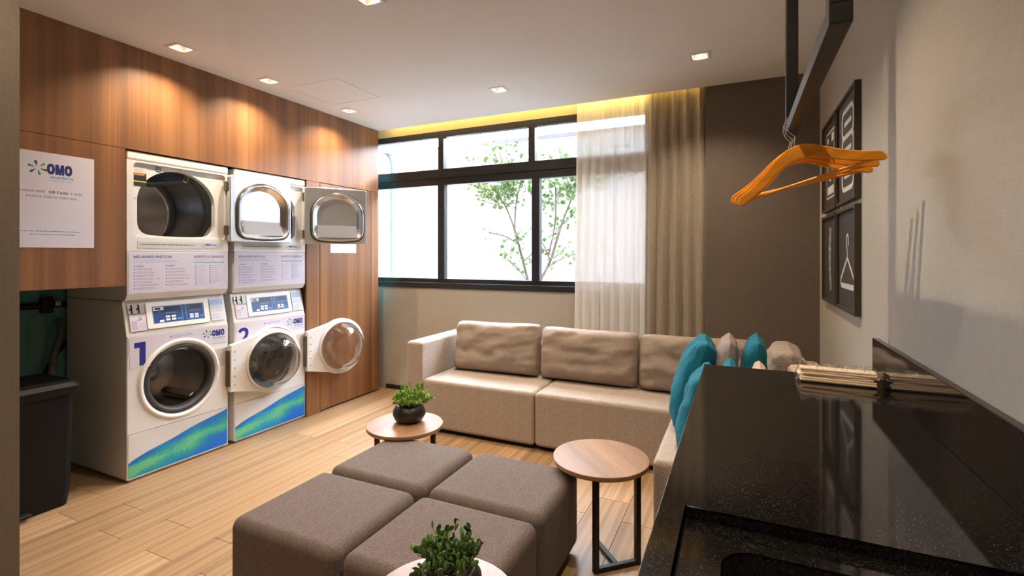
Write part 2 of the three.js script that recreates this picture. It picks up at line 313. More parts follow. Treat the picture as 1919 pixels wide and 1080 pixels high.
// ---------------------------------------------------------------- printed matter
const NAVY = '#1b2a78';
function omo(x, cx, cy, s) {      // logo: six-leaf splash and the word
  x.save(); x.translate(cx, cy); x.scale(s, s);
  const cols = ['#1f5a4a', '#2c9a63', '#123f8a', '#1d7f7a', '#1b2a78', '#39a96b'];
  for (let k = 0; k < 6; k++) { x.save(); x.translate(-62, 0); x.rotate(k * Math.PI / 3 + 0.3); x.fillStyle = cols[k]; x.beginPath(); x.moveTo(6, 0); x.quadraticCurveTo(24, -3, 38, -7); x.quadraticCurveTo(48, 0, 38, 7); x.quadraticCurveTo(24, 3, 6, 0); x.fill(); x.restore(); }
  x.fillStyle = NAVY; x.font = 'bold 58px sans-serif'; x.textAlign = 'left'; x.textBaseline = 'middle'; x.save(); x.scale(0.8, 1.3); x.strokeStyle = NAVY; x.lineWidth = 7; x.lineJoin = 'round'; x.strokeText('OMO', -28, 0); x.fillText('OMO', -28, 0); x.restore();
  x.fillStyle = '#2389b5'; x.font = 'bold 21px sans-serif'; x.fillText('lavanderia', -12, 46); x.fillStyle = '#7aa6c4'; x.font = '15px sans-serif'; x.fillText('compartilhada', -12, 66);
  x.restore();
}
function scribble(x, x0, y0, w, n, lh, col, th = 3, ragged = 0.35) { // print too small to read
  x.fillStyle = col; for (let i = 0; i < n; i++) { let p = x0; const e = x0 + w * (1 - ragged * rnd()); while (p < e) { const l = rr(6, 22); x.fillRect(p, y0 + i * lh, Math.min(l, e - p), th); p += l + 5; } }
}
const posterTex = canvas(640, 1000, (x, w, h) => {
  x.fillStyle = '#dcd9e6'; x.fillRect(0, 0, w, h); omo(x, 300, 170, 1.75);
  x.fillStyle = '#4a4766'; x.textAlign = 'center'; x.font = '38px sans-serif'; x.textBaseline = 'alphabetic';
  x.textAlign = 'left'; x.fillText('Escaneie este', 20, 425); x.font = 'bold 38px sans-serif'; x.fillStyle = '#2b2a58'; x.fillText('QR Code', 272, 425); x.font = '38px sans-serif'; x.fillStyle = '#4a4766'; x.fillText('e veja', 440, 425);
  x.textAlign = 'center'; x.fillText('nossos vídeos tutoriais', 300, 478);
  scribble(x, 70, 825, 470, 1, 20, '#3f7fae', 8, 0.02); scribble(x, 140, 858, 340, 1, 20, '#3f7fae', 8, 0.02);
});
const panelSheetTex = canvas(1024, 450, (x, w, h) => {
  x.fillStyle = '#cfcada'; x.fillRect(0, 0, w, h); x.fillStyle = '#35307a'; x.textBaseline = 'alphabetic';
  x.font = 'bold 40px sans-serif'; x.fillText('MELHORES PRÁTICAS', 40, 62, 370); x.fillText('RESPEITE OS SÍMBOLOS', 640, 62, 345);
  scribble(x, 40, 84, 440, 2, 20, '#7c8fc0', 6, 0.1); scribble(x, 640, 84, 250, 1, 18, '#7fa6c0', 6, 0.1); x.fillStyle = '#4f8f98'; x.fillRect(640, 112, 345, 10);
  x.fillStyle = '#3b3570'; x.font = 'bold 22px sans-serif'; x.fillText('Lavagem', 44, 158); x.fillText('Secagem', 345, 158);
  for (let k = 0; k < 7; k++) { scribble(x, 72, 178 + k * 36, 230, 2, 13, '#7d74a8', 5, 0.4); x.fillStyle = '#7d74a8'; x.fillRect(46, 178 + k * 36, 12, 16); }
  for (let k = 0; k < 6; k++) { scribble(x, 372, 178 + k * 38, 240, 2, 13, '#7d74a8', 5, 0.4); x.fillStyle = '#7d74a8'; x.fillRect(348, 178 + k * 38, 12, 16); }
  for (let k = 0; k < 10; k++) { scribble(x, 684, 158 + k * 25, 100, 1, 13, '#8a86b4', 5, 0.5); scribble(x, 842, 158 + k * 24, 110, 1, 13, '#8a86b4', 5, 0.5); x.fillStyle = '#6c8fc0'; x.fillRect(652, 154 + k * 25, 18, 12); x.fillRect(812, 154 + k * 24, 18, 12); }
});
const boatTex = canvas(900, 70, (x, w, h) => {
  x.fillStyle = '#c9c6c2'; x.fillRect(0, 0, w, h); scribble(x, 20, 26, 560, 1, 14, '#4a6f86', 12, 0.02);
  x.strokeStyle = '#3b5f9a'; x.fillStyle = '#3b5f9a'; x.lineWidth = 4; x.beginPath(); x.moveTo(650, 34); x.lineTo(860, 34); x.lineTo(825, 60); x.lineTo(690, 60); x.closePath(); x.stroke(); x.fillRect(690, 14, 60, 18); x.fillRect(760, 22, 60, 8);
});
const badgeTex = canvas(64, 64, (x) => { x.fillStyle = '#33508c'; x.fillRect(0, 0, 64, 64); x.fillStyle = '#dfe3ea'; x.fillRect(12, 14, 40, 34); x.fillStyle = '#33508c'; x.fillRect(18, 24, 28, 18); });
const warnTex = canvas(160, 260, (x) => { x.fillStyle = '#d8d6d2'; x.fillRect(0, 0, 160, 260); scribble(x, 10, 20, 130, 3, 18, '#77777c', 6); x.fillStyle = '#2a2520'; x.fillRect(0, 84, 160, 176); x.fillStyle = '#c98a3a'; x.fillRect(10, 92, 130, 22); x.fillStyle = '#b9b429'; x.fillRect(0, 190, 160, 16); });
const ctrlTex = canvas(700, 330, (x, w, h) => {
  x.fillStyle = '#1c3f7d'; x.fillRect(0, 0, w, h); x.fillStyle = '#0d1b38'; x.fillRect(30, 30, 350, 80); x.fillRect(460, 24, 210, 80); x.fillStyle = '#cfd6da'; x.fillRect(24, 24, 130, 60); x.fillStyle = '#101a14'; x.fillRect(44, 36, 70, 36);
  x.fillStyle = '#55c06a'; x.fillRect(128, 40, 12, 34); x.fillRect(480, 44, 10, 34); x.strokeStyle = '#7fb3de'; x.lineWidth = 5; x.strokeRect(16, 14, 376, 300); x.strokeRect(446, 14, 238, 280);
  x.fillStyle = '#7f9dcc'; for (let k = 0; k < 4; k++) x.fillRect(180 + k * 36, 134, 18, 18); for (let k = 0; k < 5; k++) x.fillRect(500 + k * 30, 134, 18, 12);
  x.fillStyle = '#e6ebf2'; for (const [a, b] of [[90, 262], [170, 190], [170, 245], [245, 190], [245, 245]]) x.fillRect(a, b, 56, 38); for (const [a, b] of [[490, 200], [560, 200], [490, 245], [560, 245]]) x.fillRect(a, b, 52, 34);
  x.fillStyle = '#2f92d4'; x.fillRect(318, 248, 60, 34); x.fillRect(628, 236, 46, 34);
});
const noteTex = canvas(200, 320, (x) => { x.fillStyle = '#cdd0da'; x.fillRect(0, 0, 200, 320); x.fillStyle = '#9fb6d8'; x.fillRect(0, 10, 200, 90); scribble(x, 16, 30, 160, 4, 18, '#5f78a8', 6); scribble(x, 16, 124, 160, 4, 20, '#8a7fa0', 6); scribble(x, 16, 226, 160, 4, 20, '#8a7fa0', 6); });
const slipTex = canvas(220, 330, (x) => { x.fillStyle = '#d5d1da'; x.fillRect(0, 0, 220, 330); scribble(x, 20, 16, 180, 1, 14, '#8a7fa0', 8); x.fillStyle = '#b9aec6'; x.fillRect(16, 120, 80, 180); x.fillStyle = '#c9bed4'; x.fillRect(110, 160, 90, 140); x.fillStyle = '#8fa9bc'; x.beginPath(); x.moveTo(80, 140); x.lineTo(150, 40); x.lineTo(170, 120); x.fill(); });
const plateTex = canvas(200, 300, (x) => { x.fillStyle = '#c8c4be'; x.fillRect(0, 0, 200, 300); scribble(x, 16, 20, 170, 9, 28, '#8a8682', 7); });
const washTop = (num) => canvas(1200, 260, (x, w, h) => {
  x.fillStyle = '#d3cfdc'; x.fillRect(0, 0, w, h);
  x.fillStyle = '#8f86b4'; x.beginPath(); x.arc(470, 60, 14, 0, 7); x.fill(); scribble(x, 500, 44, 250, 2, 22, '#8f86b4', 9, 0.1); omo(x, 1020, 100, 1.55);
});
const numTex = (n) => canvas(300, 420, (x, w, h) => {
  x.fillStyle = '#d3cfdc'; x.fillRect(0, 0, w, h); x.fillStyle = '#232a83';
  if (n === 1) { x.beginPath(); x.moveTo(60, 40); x.lineTo(225, 40); x.lineTo(225, 385); x.lineTo(135, 385); x.lineTo(135, 120); x.lineTo(60, 120); x.fill(); }
  else { x.font = 'bold 470px sans-serif'; x.textAlign = 'center'; x.textBaseline = 'alphabetic'; x.fillText('2', 150, 385); }
});
const seaTex = canvas(1024, 440, (x, w, h) => {
  const d = x.getImageData(0, 0, w, h);
  for (let j = 0; j < h; j++) for (let i = 0; i < w; i++) {
    const u = i / w, v = 1 - j / h; const q = Math.floor(u * 60), r = Math.floor(v * 26); const c = N3(q * 1.7, r * 2.3, 0.5), big = N3(u * 4, v * 4, 2.2), band = Math.exp(-Math.pow((v - 0.16 - 0.42 * u) / 0.2, 2));
    let k = Math.max(0, Math.min(1, band * 0.85 + big * 0.45 + c * 0.25 + (v < 0.3 ? 0.25 * (1 - u) : 0)));
    const top = 0.36 + 0.62 * Math.pow(u, 0.85) + 0.012 * Math.sin(u * 12); const ring = Math.abs(Math.hypot((u * 60) % 3 - 1.5, (v * 26) % 3 - 1.5) - 1.05) < 0.16 ? 0.22 : 0;
    k = Math.min(1, k + ring * band); const o = (j * w + i) * 4;
    if (v > top) { d.data[o] = 214; d.data[o + 1] = 212; d.data[o + 2] = 210; } else { d.data[o] = 8 + 95 * k * k; d.data[o + 1] = 104 + 86 * k; d.data[o + 2] = 206 - 66 * k; }
    d.data[o + 3] = 255;
  }
  x.putImageData(d, 0, 0);
});
{
  const [g, m] = sheetX(0.36, 0.513, -1.376, 1.699, XL + 0.0008, posterTex);
  single('laundry_poster', g, m, 'white OMO laundry poster taped to the wood wall', 'poster');
  const blank = canvas(300, 60, (x) => { x.fillStyle = '#dcdae2'; x.fillRect(0, 0, 300, 60); scribble(x, 20, 12, 110, 1, 10, '#8c8aa0', 4); });
  const [g2, m2] = sheetX(0.33, 0.085, -3.53, 1.466, XL + 0.0008, blank);
  single('paper_notice', g2, m2, 'small white paper notice stuck on the tall wood door', 'notice');
}
// ---------------------------------------------------------------- washers and dryers (local frame: front at x = 0 facing +x, left edge z = 0, right edge z = -MW)
const MW = 0.655, MD = 0.69;
function roundDoor(parent, hinge, angle) {         // washer door: white frame, hinge strap, glass bowl; local z runs away from the hinge
  const d = new THREE.Group(); d.name = 'door'; d.position.set(...hinge); d.rotation.y = -angle; parent.add(d);
  const c = 0.335, R = 0.243, r = 0.213;
  const s = new THREE.Shape(); s.moveTo(0, -0.165); s.lineTo(0, 0.165); const a0 = 2.05; s.lineTo(c + R * Math.cos(a0), R * Math.sin(a0)); s.absarc(c, 0, R, a0, -a0, true); s.closePath();
  const h = new THREE.Path(); h.absarc(c, 0, r, 0, Math.PI * 2); s.holes.push(h);
  part('door_frame', faceX(extr(s, 0.03, 0.006, 3, 48)).translate(0.006, 0, 0), matWhitePlastic, d);
  const lathe = (pts) => new THREE.LatheGeometry(pts.map(p => new THREE.Vector2(...p)), 56).rotateZ(-Math.PI / 2).translate(0, 0, -c);
  part('door_ring', lathe([[0.21, 0.03], [0.229, 0.036], [0.228, 0.052], [0.219, 0.058], [0.21, 0.05], [0.21, 0.03]]), matWhitePlastic, d);
  part('glass_bowl', lathe([[0.211, 0.046], [0.204, 0.07], [0.186, 0.10], [0.172, 0.14], [0.15, 0.168], [0.10, 0.184], [0.0001, 0.19], [0.0001, 0.183], [0.098, 0.177], [0.145, 0.161], [0.165, 0.136], [0.179, 0.097], [0.198, 0.066], [0.204, 0.046], [0.211, 0.046]]), phy({ color: 0xffffff, roughness: 0, transmission: 1, thickness: 0.007, ior: 1.5 }), d, 'clear domed glass bowl of the door');
  for (const y of [-0.12, -0.06, 0, 0.06, 0.12]) part('hinge_screw', new THREE.CylinderGeometry(0.006, 0.006, 0.006, 10).rotateZ(Math.PI / 2).translate(0.044, y, -0.022), matGreySteel, d);
  part('hinge', rbox(-0.012, 0.03, -0.13, 0.13, -0.002, 0.02, 0.004), std(lin(0.12, 0.09, 0.07), 0.5, 0.5), d);
  return d;
}
function washer(label, z, n, angle) {
  const w = thing('washing_machine', label, 'washing machine', [XL - 0.006, 0, z], 0, 'numbered coin washers');
  const prof = new THREE.Shape(); prof.moveTo(0, 0.025); prof.lineTo(0, 0.896); prof.lineTo(-MD, 0.896); prof.lineTo(-MD, 0.025); prof.closePath();
  let body = extr(prof, MW - 0.012, 0.006, 2).translate(-0.006, 0, -MW + 0.006);
  const drumHole = new THREE.CylinderGeometry(0.232, 0.232, 0.5, 64).rotateZ(Math.PI / 2).translate(-0.24, 0.58, -0.324);
  part('cabinet', cut(body, drumHole, box(-0.012, 0.02, 0.2932, 0.2968, -MW - 0.01, 0.01)), matWhiteEnamel, w);
  const head = new THREE.Shape(); head.moveTo(-0.004, 0.902); head.lineTo(-0.052, 1.112); head.lineTo(-MD, 1.112); head.lineTo(-MD, 0.902); head.closePath();
  part('control_housing', extr(head, MW - 0.012, 0.005, 2).translate(-0.005, 0, -MW + 0.006), matWhiteEnamel, w);
  part('toe_base', box(-MD + 0.02, -0.02, 0, 0.03, -MW + 0.02, -0.02), matGreySteel, w);
  
  const lathe = (pts) => new THREE.LatheGeometry(pts.map(p => new THREE.Vector2(...p)), 64).rotateZ(-Math.PI / 2).translate(0, 0.58, -0.324);
  part('porthole_rim', lathe([[0.228, -0.02], [0.232, 0.002], [0.244, 0.014], [0.258, 0.012], [0.266, 0.0]]), matWhitePlastic, w);
  part('door_seal', lathe([[0.188, -0.05], [0.19, -0.012], [0.2, 0.004], [0.216, 0.008], [0.229, 0.002], [0.231, -0.04]]), matGasket, w);
  part('drum', lathe([[0.231, -0.04], [0.231, -0.44], [0.0, -0.47]]), matDrum, w);
  for (let k = 0; k < 3; k++) { const a = 0.6 + k * 2.094; part('drum_lifter', new RoundedBoxGeometry(0.34, 0.05, 0.05, 2, 0.015).translate(-0.24, 0.205, 0).rotateX(a - 1.0).translate(0, 0.58, -0.324), matDrum, w); }
  // printed sheets
  const put = (nm, ww, hh, zc, yc, tex, x = 0.0012) => { const [g, m] = sheetX(ww, hh, zc, yc, x, tex, { roughness: 0.4 }); return part(nm, g, m, w); };
  put('brand_sticker', MW - 0.016, 0.118, -MW / 2, 0.832, washTop(n)); put('number_sticker', 0.118, 0.178, -0.075, 0.785, numTex(n), 0.0016);
  put('sea_decal', MW - 0.016, 0.262, -MW / 2, 0.158, seaTex); put('data_plate', 0.085, 0.13, -0.604, 0.665, plateTex);
  part('latch', rbox(0, 0.008, 0.57, 0.61, -0.076, -0.064, 0.003), matBlackPlastic, w);
  // tilted control face
  const cp = new THREE.Group(); cp.name = 'control_panel'; cp.position.set(-0.0238, 1.007, 0); cp.rotation.z = Math.atan2(0.048, 0.21); w.add(cp);
  const flat = (nm, ww, hh, zc, yc, tex, x) => { const [g, m] = sheetX(ww, hh, zc, yc, x, tex, { roughness: 0.35 }); return part(nm, g, m, cp); };
  const bez = rrShape(0.40, 0.168, 0.012); const bh = new THREE.Path(); bh.moveTo(-0.168, -0.058); bh.lineTo(-0.168, 0.058); bh.lineTo(0.168, 0.058); bh.lineTo(0.168, -0.058); bh.closePath(); bez.holes.push(bh);
  part('bezel', faceX(extr(bez, 0.004, 0.002, 2)).translate(0.003, 0.006, -0.322), matWhitePlastic, cp);
  flat('keypad', 0.338, 0.118, -0.322, 0.006, ctrlTex, 0.0045);
  flat('notice_sticker', 0.098, 0.16, -0.585, 0.006, noteTex, 0.0035); flat('detergent_sticker', 0.095, 0.105, -0.072, -0.03, slipTex, 0.0035);
  part('slot_plate', rbox(0.001, 0.005, 0.026, 0.088, -0.125, -0.02, 0.002), std(lin(0.42, 0.39, 0.34), 0.4, 0.3), cp);
  for (const z0 of [-0.042, -0.082]) part('coin_slot', merge([box(0.004, 0.007, 0.03, 0.084, z0 - 0.004, z0 + 0.004), box(0.004, 0.007, 0.05, 0.062, z0, z0 + 0.013)]), matBlackPlastic, cp);
  roundDoor(w, [0.006, 0.575, -MW + 0.002], angle);
  return w;
}
function dryerDoor(parent, hinge, angle) {
  const d = new THREE.Group(); d.name = 'door'; d.position.set(...hinge); d.rotation.y = -angle; parent.add(d);
  const W = 0.505, H = 0.475;
  const sl = rrShape(W, H, 0.012, W / 2, 0); sl.holes.push(dShape(0.42, 0.395, W / 2 + 0.012, -0.008));
  part('door_panel', faceX(extr(sl, 0.03, 0.006, 3, 32)).translate(0.006, 0, 0), matSteelDoor, d);
  part('door_skin', faceX(extr(rrShape(W - 0.01, H - 0.01, 0.012, W / 2, 0), 0.006)).translate(-0.002, 0, 0), matWhiteEnamel, d);
  const sh = dShape(0.42, 0.395, W / 2 + 0.012, -0.008).getPoints(24).map(p => [p.x, p.y]);
  const ringTube = (k, x, r) => tube(sh.map(([a, b]) => [x, b * k, -((a - W / 2 - 0.012) * k + W / 2 + 0.012)]), r, 160, 8, true);
  part('door_gasket', ringTube(1.055, 0.044, 0.009), matGasket, d);
  const wallGeo = (k0, x0, k1, x1) => { const pos = [], idx = []; const n = sh.length; sh.forEach(([a, b]) => { for (const [k, x] of [[k0, x0], [k1, x1]]) pos.push(x, b * k, -((a - W / 2 - 0.012) * k + W / 2 + 0.012)); }); for (let i = 0; i < n; i++) { const p = i * 2, q = ((i + 1) % n) * 2; idx.push(p, p + 1, q, q, p + 1, q + 1); } const g = new THREE.BufferGeometry(); g.setAttribute('position', new THREE.Float32BufferAttribute(pos, 3)); g.setIndex(idx); g.computeVertexNormals(); return g; };
  part('door_flange', ringTube(1.0, 0.048, 0.011), matChrome, d);
  part('bowl_wall', wallGeo(0.97, 0.05, 0.80, 0.012), matChrome, d);
  part('bowl_floor', faceX(new THREE.ShapeGeometry(dShape(0.35, 0.33, W / 2 + 0.012, -0.006))).translate(0.0115, 0, 0), matSteelDoor, d);
  const bt = new THREE.Shape(); bt.moveTo(0.012, -0.085); bt.lineTo(0.056, -0.185); bt.lineTo(0.012, -0.185); bt.closePath();
  part('bowl_ledge', extr(bt, 0.32, 0.004, 2).translate(0, 0, -(W / 2 + 0.012) - 0.16), matChrome, d);
  for (const y of [-0.16, 0.16]) part('hinge', rbox(-0.014, 0.02, y - 0.035, y + 0.035, -0.004, 0.02, 0.004), std(lin(0.16, 0.12, 0.08), 0.5, 0.5), d);
  return d;
}
function dryer(label, z, angle) {
  const w = thing('tumble_dryer', label, 'dryer', [XL - 0.006, 1.118, z], 0, 'tumble dryers stacked on the washers');
  const y0 = 1.118, base = (y) => y - y0;
  let body = box(-MD, 0, base(1.427), base(1.992), -MW, 0);
  const rec = faceX(extr(rrShape(0.597, 0.465, 0.025, 0.336, base(1.748)), 0.05)).translate(-0.012, 0, 0);
  const hole = faceX(extr(dShape(0.50, 0.43, 0.313, base(1.744)), 0.3, 0, 2, 32)).translate(-0.2, 0, 0);
  const cav = new THREE.CylinderGeometry(0.279, 0.279, 0.62, 64).rotateZ(Math.PI / 2).translate(-0.36, base(1.712), -0.318);
  part('cabinet', cut(body, rec, hole, cav), matWhiteEnamel, w);
  part('top_panel', rbox(-MD, 0.0, base(1.996), base(2.046), -MW, 0, 0.008), matWhiteEnamel, w);
  const low = new THREE.Shape(); low.moveTo(0, base(1.422)); low.lineTo(0, base(1.16)); low.lineTo(-0.022, base(1.124)); low.lineTo(-MD, base(1.124)); low.lineTo(-MD, base(1.422)); low.closePath();
  part('lower_panel', extr(low, MW - 0.008, 0.003, 2).translate(-0.003, 0, -MW + 0.004), matWhiteEnamel, w);
  part('seam_backing', box(-MD + 0.01, -0.012, base(1.119), base(2.0), -MW + 0.008, -MW + 0.012), matGreySteel, w);
  const lathe = (pts) => new THREE.LatheGeometry(pts.map(p => new THREE.Vector2(...p)), 64).rotateZ(-Math.PI / 2).translate(0, base(1.712), -0.318);
  part('drum', lathe([[0.26, -0.06], [0.277, -0.06], [0.277, -0.16], [0.268, -0.175], [0.277, -0.19], [0.277, -0.50], [0.268, -0.515], [0.277, -0.53], [0.277, -0.64], [0.0, -0.66]]), matDrum, w);
  for (let k = 0; k < 3; k++) part('drum_lifter', new RoundedBoxGeometry(0.46, 0.06, 0.045, 2, 0.016).translate(-0.36, 0.255, 0).rotateX(-0.5 + k * 2.094).translate(0, base(1.712), -0.318), matDrum, w);
  const put = (nm, ww, hh, zc, yc, tex, x = 0.001) => { const [g, m] = sheetX(ww, hh, zc, base(yc), x, tex, { roughness: 0.45 }); return part(nm, g, m, w); };
  put('instruction_sheet', MW - 0.02, 0.252, -MW / 2, 1.292, panelSheetTex); put('filter_strip', MW - 0.1, 0.044, -MW / 2 - 0.01, 1.468, boatTex); put('badge', 0.03, 0.03, -0.185, 1.955, badgeTex, -0.011);
  put('warning_sticker', 0.075, 0.12, -0.078, 1.895, warnTex, -0.011);
  part('screw', new THREE.CylinderGeometry(0.005, 0.005, 0.004, 10).rotateZ(Math.PI / 2).translate(-0.01, base(1.76), -0.055), matGreySteel, w);
  dryerDoor(w, [0.012, base(1.744), -MW + 0.014], angle);
  return w;
}
const R = Math.PI / 180;
washer('white front-loading washing machine numbered 1, open door at its right', -1.726, 1, 4 * R);
washer('white front-loading washing machine numbered 2, beside the wood door', -2.428, 2, 10 * R);
dryer('white tumble dryer stacked on washer 1, door swung over its neighbour', -1.726, 2 * R);
dryer('white tumble dryer stacked on washer 2, door swung before wood wall', -2.428, 35 * R);

// ---------------------------------------------------------------- bin and alcove clutter
{
  const b = thing('pedal_bin', 'black plastic pedal bin beside washing machine 1', 'bin', [-3.61, 0, -1.26]);
  const ring = (w, d, r, y) => { const s = rrShape(w, d, r).getPoints(6); return s.map(p => [p.x, y, p.y]); };
  const loft = (rings, cap = true) => { const n = rings[0].length, pos = rings.flat(2), idx = []; for (let j = 0; j < rings.length - 1; j++) for (let i = 0; i < n; i++) { const a = j * n + i, c = j * n + (i + 1) % n; idx.push(a, a + n, c, c, a + n, c + n); } if (cap) for (const [j, f] of [[0, 1], [rings.length - 1, 0]]) for (let i = 1; i < n - 1; i++) { const o = j * n; f ? idx.push(o, o + i, o + i + 1) : idx.push(o, o + i + 1, o + i); } const g = new THREE.BufferGeometry(); g.setAttribute('position', new THREE.Float32BufferAttribute(pos, 3)); g.setIndex(idx); const h = g.toNonIndexed(); h.computeVertexNormals(); return h; };
  part('bucket', loft([ring(0.36, 0.40, 0.04, 0), ring(0.38, 0.42, 0.04, 0.1), ring(0.40, 0.45, 0.045, 0.63)]), matBlackPlastic, b);
  part('lid', loft([ring(0.44, 0.49, 0.05, 0.625), ring(0.45, 0.50, 0.05, 0.64), ring(0.45, 0.50, 0.05, 0.668), ring(0.41, 0.46, 0.05, 0.69), ring(0.2, 0.24, 0.05, 0.695)]), matBlackPlastic, b);
  part('pedal_recess', box(0.178, 0.187, 0.02, 0.085, -0.03, 0.16), matBlackPlastic, b); part('pedal', rbox(0.175, 0.23, 0.022, 0.036, -0.02, 0.15, 0.005), matBlackMetal, b);
  const p = thing('water_pipe', 'dark horizontal water pipe with valve in the alcove', 'pipe', [-4.125, 1.072, -1.6]);
  part('pipe', new THREE.CylinderGeometry(0.02, 0.02, 0.9, 16).rotateX(Math.PI / 2), matBlackMetal, p); part('valve', merge([rbox(-0.022, 0.03, -0.05, 0.055, -0.06, 0.0, 0.008)]), matBlackMetal, p); part('valve_nut', new THREE.CylinderGeometry(0.026, 0.026, 0.03, 6).rotateX(Math.PI / 2).translate(0.01, 0.01, -0.08), matChrome, p);
  single('black_hose', tube([[-4.08, 0.10, -1.40], [-4.05, 0.45, -1.53], [-4.09, 0.7, -1.64], [-4.125, 0.84, -1.76]], 0.012, 30, 8), matBlackPlastic, 'thin black hose curving behind washing machine 1', 'hose');
  single('grey_hose', tube([[-4.11, 0.98, -1.695], [-4.06, 0.90, -1.68], [-4.02, 0.72, -1.625], [-4.0, 0.3, -1.59]], 0.02, 30, 8), std(lin(0.10, 0.12, 0.12), 0.5), 'thick grey hose hanging behind washing machine 1', 'hose');
  const bg = new THREE.SphereGeometry(1, 40, 30); const q = bg.attributes.position; for (let i = 0; i < q.count; i++) { const k = 1 + 0.25 * N3(q.getX(i) * 3, q.getY(i) * 3, q.getZ(i) * 3); q.setXYZ(i, q.getX(i) * 0.05 * k, q.getY(i) * 0.17 * k, q.getZ(i) * 0.05 * k); } bg.computeVertexNormals(); bg.translate(-3.97, 0.88, -1.53);
  single('plastic_bag', bg, matFilm, 'crumpled clear plastic bag hanging under the dark pipe', 'bag');
}
// ---------------------------------------------------------------- soft furniture
function softBox(x0, x1, y0, y1, z0, z1, r, bulge = 0.012, tile = 0.12) { // upholstered block
  const g = rbox(x0, x1, y0, y1, z0, z1, r, 5); const sub = new RoundedBoxGeometry(x1 - x0, y1 - y0, z1 - z0, 5, r);
  return uvMetres(g, tile);
}
function pillowGeo(w, h, t, sd, pinch = 0.1, boxy = 3, wr = 0.012) { // stuffed cushion standing on its lower edge, face along +z
  const n = 30, pos = [], idx = [], uv = [];
  for (const side of [1, -1]) for (let j = 0; j <= n; j++) for (let i = 0; i <= n; i++) {
    const u = i / n * 2 - 1, v = j / n * 2 - 1, fu = 1 - Math.pow(Math.abs(u), boxy), fv = 1 - Math.pow(Math.abs(v), boxy);
    const th = Math.pow(Math.max(0, fu), 0.5) * Math.pow(Math.max(0, fv), 0.5);
    const inx = 1 - pinch * (1 - v * v) * Math.pow(Math.abs(u), 3), iny = 1 - pinch * (1 - u * u) * Math.pow(Math.abs(v), 3);
    const cn = 1 - 0.075 * Math.pow(Math.abs(u * v), 6), ed = 1 - th, wrk = wr * (N3(u * 2.2 + sd, v * 2.2, side + sd) * 1.2 + N3(u * 7 + sd, v * 5, sd * 2 + side) * 0.7 * (0.4 + ed)) * Math.min(1, th * 3);
    pos.push(u * w / 2 * inx * cn, h / 2 + v * h / 2 * iny * (v > 0 ? cn : 1) - 0.02 * h * (1 - u * u) * Math.max(0, v), side * (t / 2 * th) + side * wrk); uv.push((u * w / 2) / 0.12 + side, (v * h / 2) / 0.12);
  }
  const m = (n + 1) * (n + 1); for (let s = 0; s < 2; s++) for (let j = 0; j < n; j++) for (let i = 0; i < n; i++) { const a = s * m + j * (n + 1) + i, b = a + 1, c = a + n + 1, d = c + 1; s === 0 ? idx.push(a, b, d, a, d, c) : idx.push(a, d, b, a, c, d); }
  const g = new THREE.BufferGeometry(); g.setAttribute('position', new THREE.Float32BufferAttribute(pos, 3)); g.setAttribute('uv', new THREE.Float32BufferAttribute(uv, 2)); g.setIndex(idx); g.computeVertexNormals(); return g;
}
const SEAT = 0.415;
{
  const a = thing('sofa_section', 'light beige sofa section with square arm under the window', 'sofa', [-1.89, 0, -3.62]);
  const S = (g, n, o, p) => part(n, g.translate(-p[0], 0, -p[1]), matSofa, o);
  const pa = [-1.89, -3.62];
  S(softBox(-2.298, -1.337, 0.03, SEAT, -3.99, -3.25, 0.03), 'seat', a, pa); S(softBox(-2.45, -2.302, 0.03, 0.705, -3.99, -3.245, 0.025), 'arm', a, pa); S(softBox(-2.298, -1.337, SEAT - 0.02, 0.665, -3.99, -3.85, 0.03), 'backrest', a, pa);
  part('plinth', box(-2.42, -1.36, 0, 0.04, -3.95, -3.29).translate(1.89, 0, 3.62), matBlackPlastic, a);
  const b = thing('sofa_section', 'light beige corner sofa section in front of the curtains', 'sofa', [-0.6, 0, -3.62]); const pb = [-0.6, -3.62];
  S(softBox(-1.333, 0.5, 0.03, SEAT, -3.99, -3.25, 0.03), 'seat', b, pb); S(softBox(-1.333, 0.5, SEAT - 0.02, 0.665, -3.99, -3.85, 0.03), 'backrest', b, pb);
  part('plinth', box(-1.3, 0.48, 0, 0.04, -3.95, -3.29).translate(0.6, 0, 3.62), matBlackPlastic, b);
  const c = thing('sofa_section', 'light beige sofa section along the pale wall behind the counter', 'sofa', [0.06, 0, -2.84]); const pc = [0.06, -2.84];
  S(softBox(-0.38, 0.5, 0.03, SEAT, -3.246, -2.43, 0.03), 'seat', c, pc); S(softBox(0.36, 0.5, SEAT - 0.02, 0.665, -3.246, -2.43, 0.03), 'backrest', c, pc);
  part('plinth', box(-0.35, 0.48, 0, 0.04, -3.2, -2.46).translate(-0.06, 0, 2.84), matBlackPlastic, c);
}
function cushion(name, label, cat, mat, pos, rot, dims, sd, o = {}, group) {
  const m = single(name, pillowGeo(dims[0], dims[1], dims[2], sd, o.pinch ?? 0.1, o.boxy ?? 3, o.wr ?? 0.012), mat, label, cat, group); m.position.set(...pos); m.rotation.set(rot[0], rot[1], rot[2], o.order || 'YXZ'); return m;
}
const CB = { pinch: 0.02, boxy: 5.5, wr: 0.02 };
cushion('back_cushion', 'beige sofa back cushion next to the square arm', 'cushion', matCushion, [-1.855, SEAT, -3.68], [-0.15, 0, 0.015], [0.81, 0.43, 0.22], 1.3, CB, 'beige back cushions on the sofa');
cushion('back_cushion', 'beige sofa back cushion in the middle, below the sheer curtain', 'cushion', matCushion, [-1.07, SEAT, -3.68], [-0.14, 0, -0.01], [0.79, 0.42, 0.22], 4.7, CB, 'beige back cushions on the sofa');
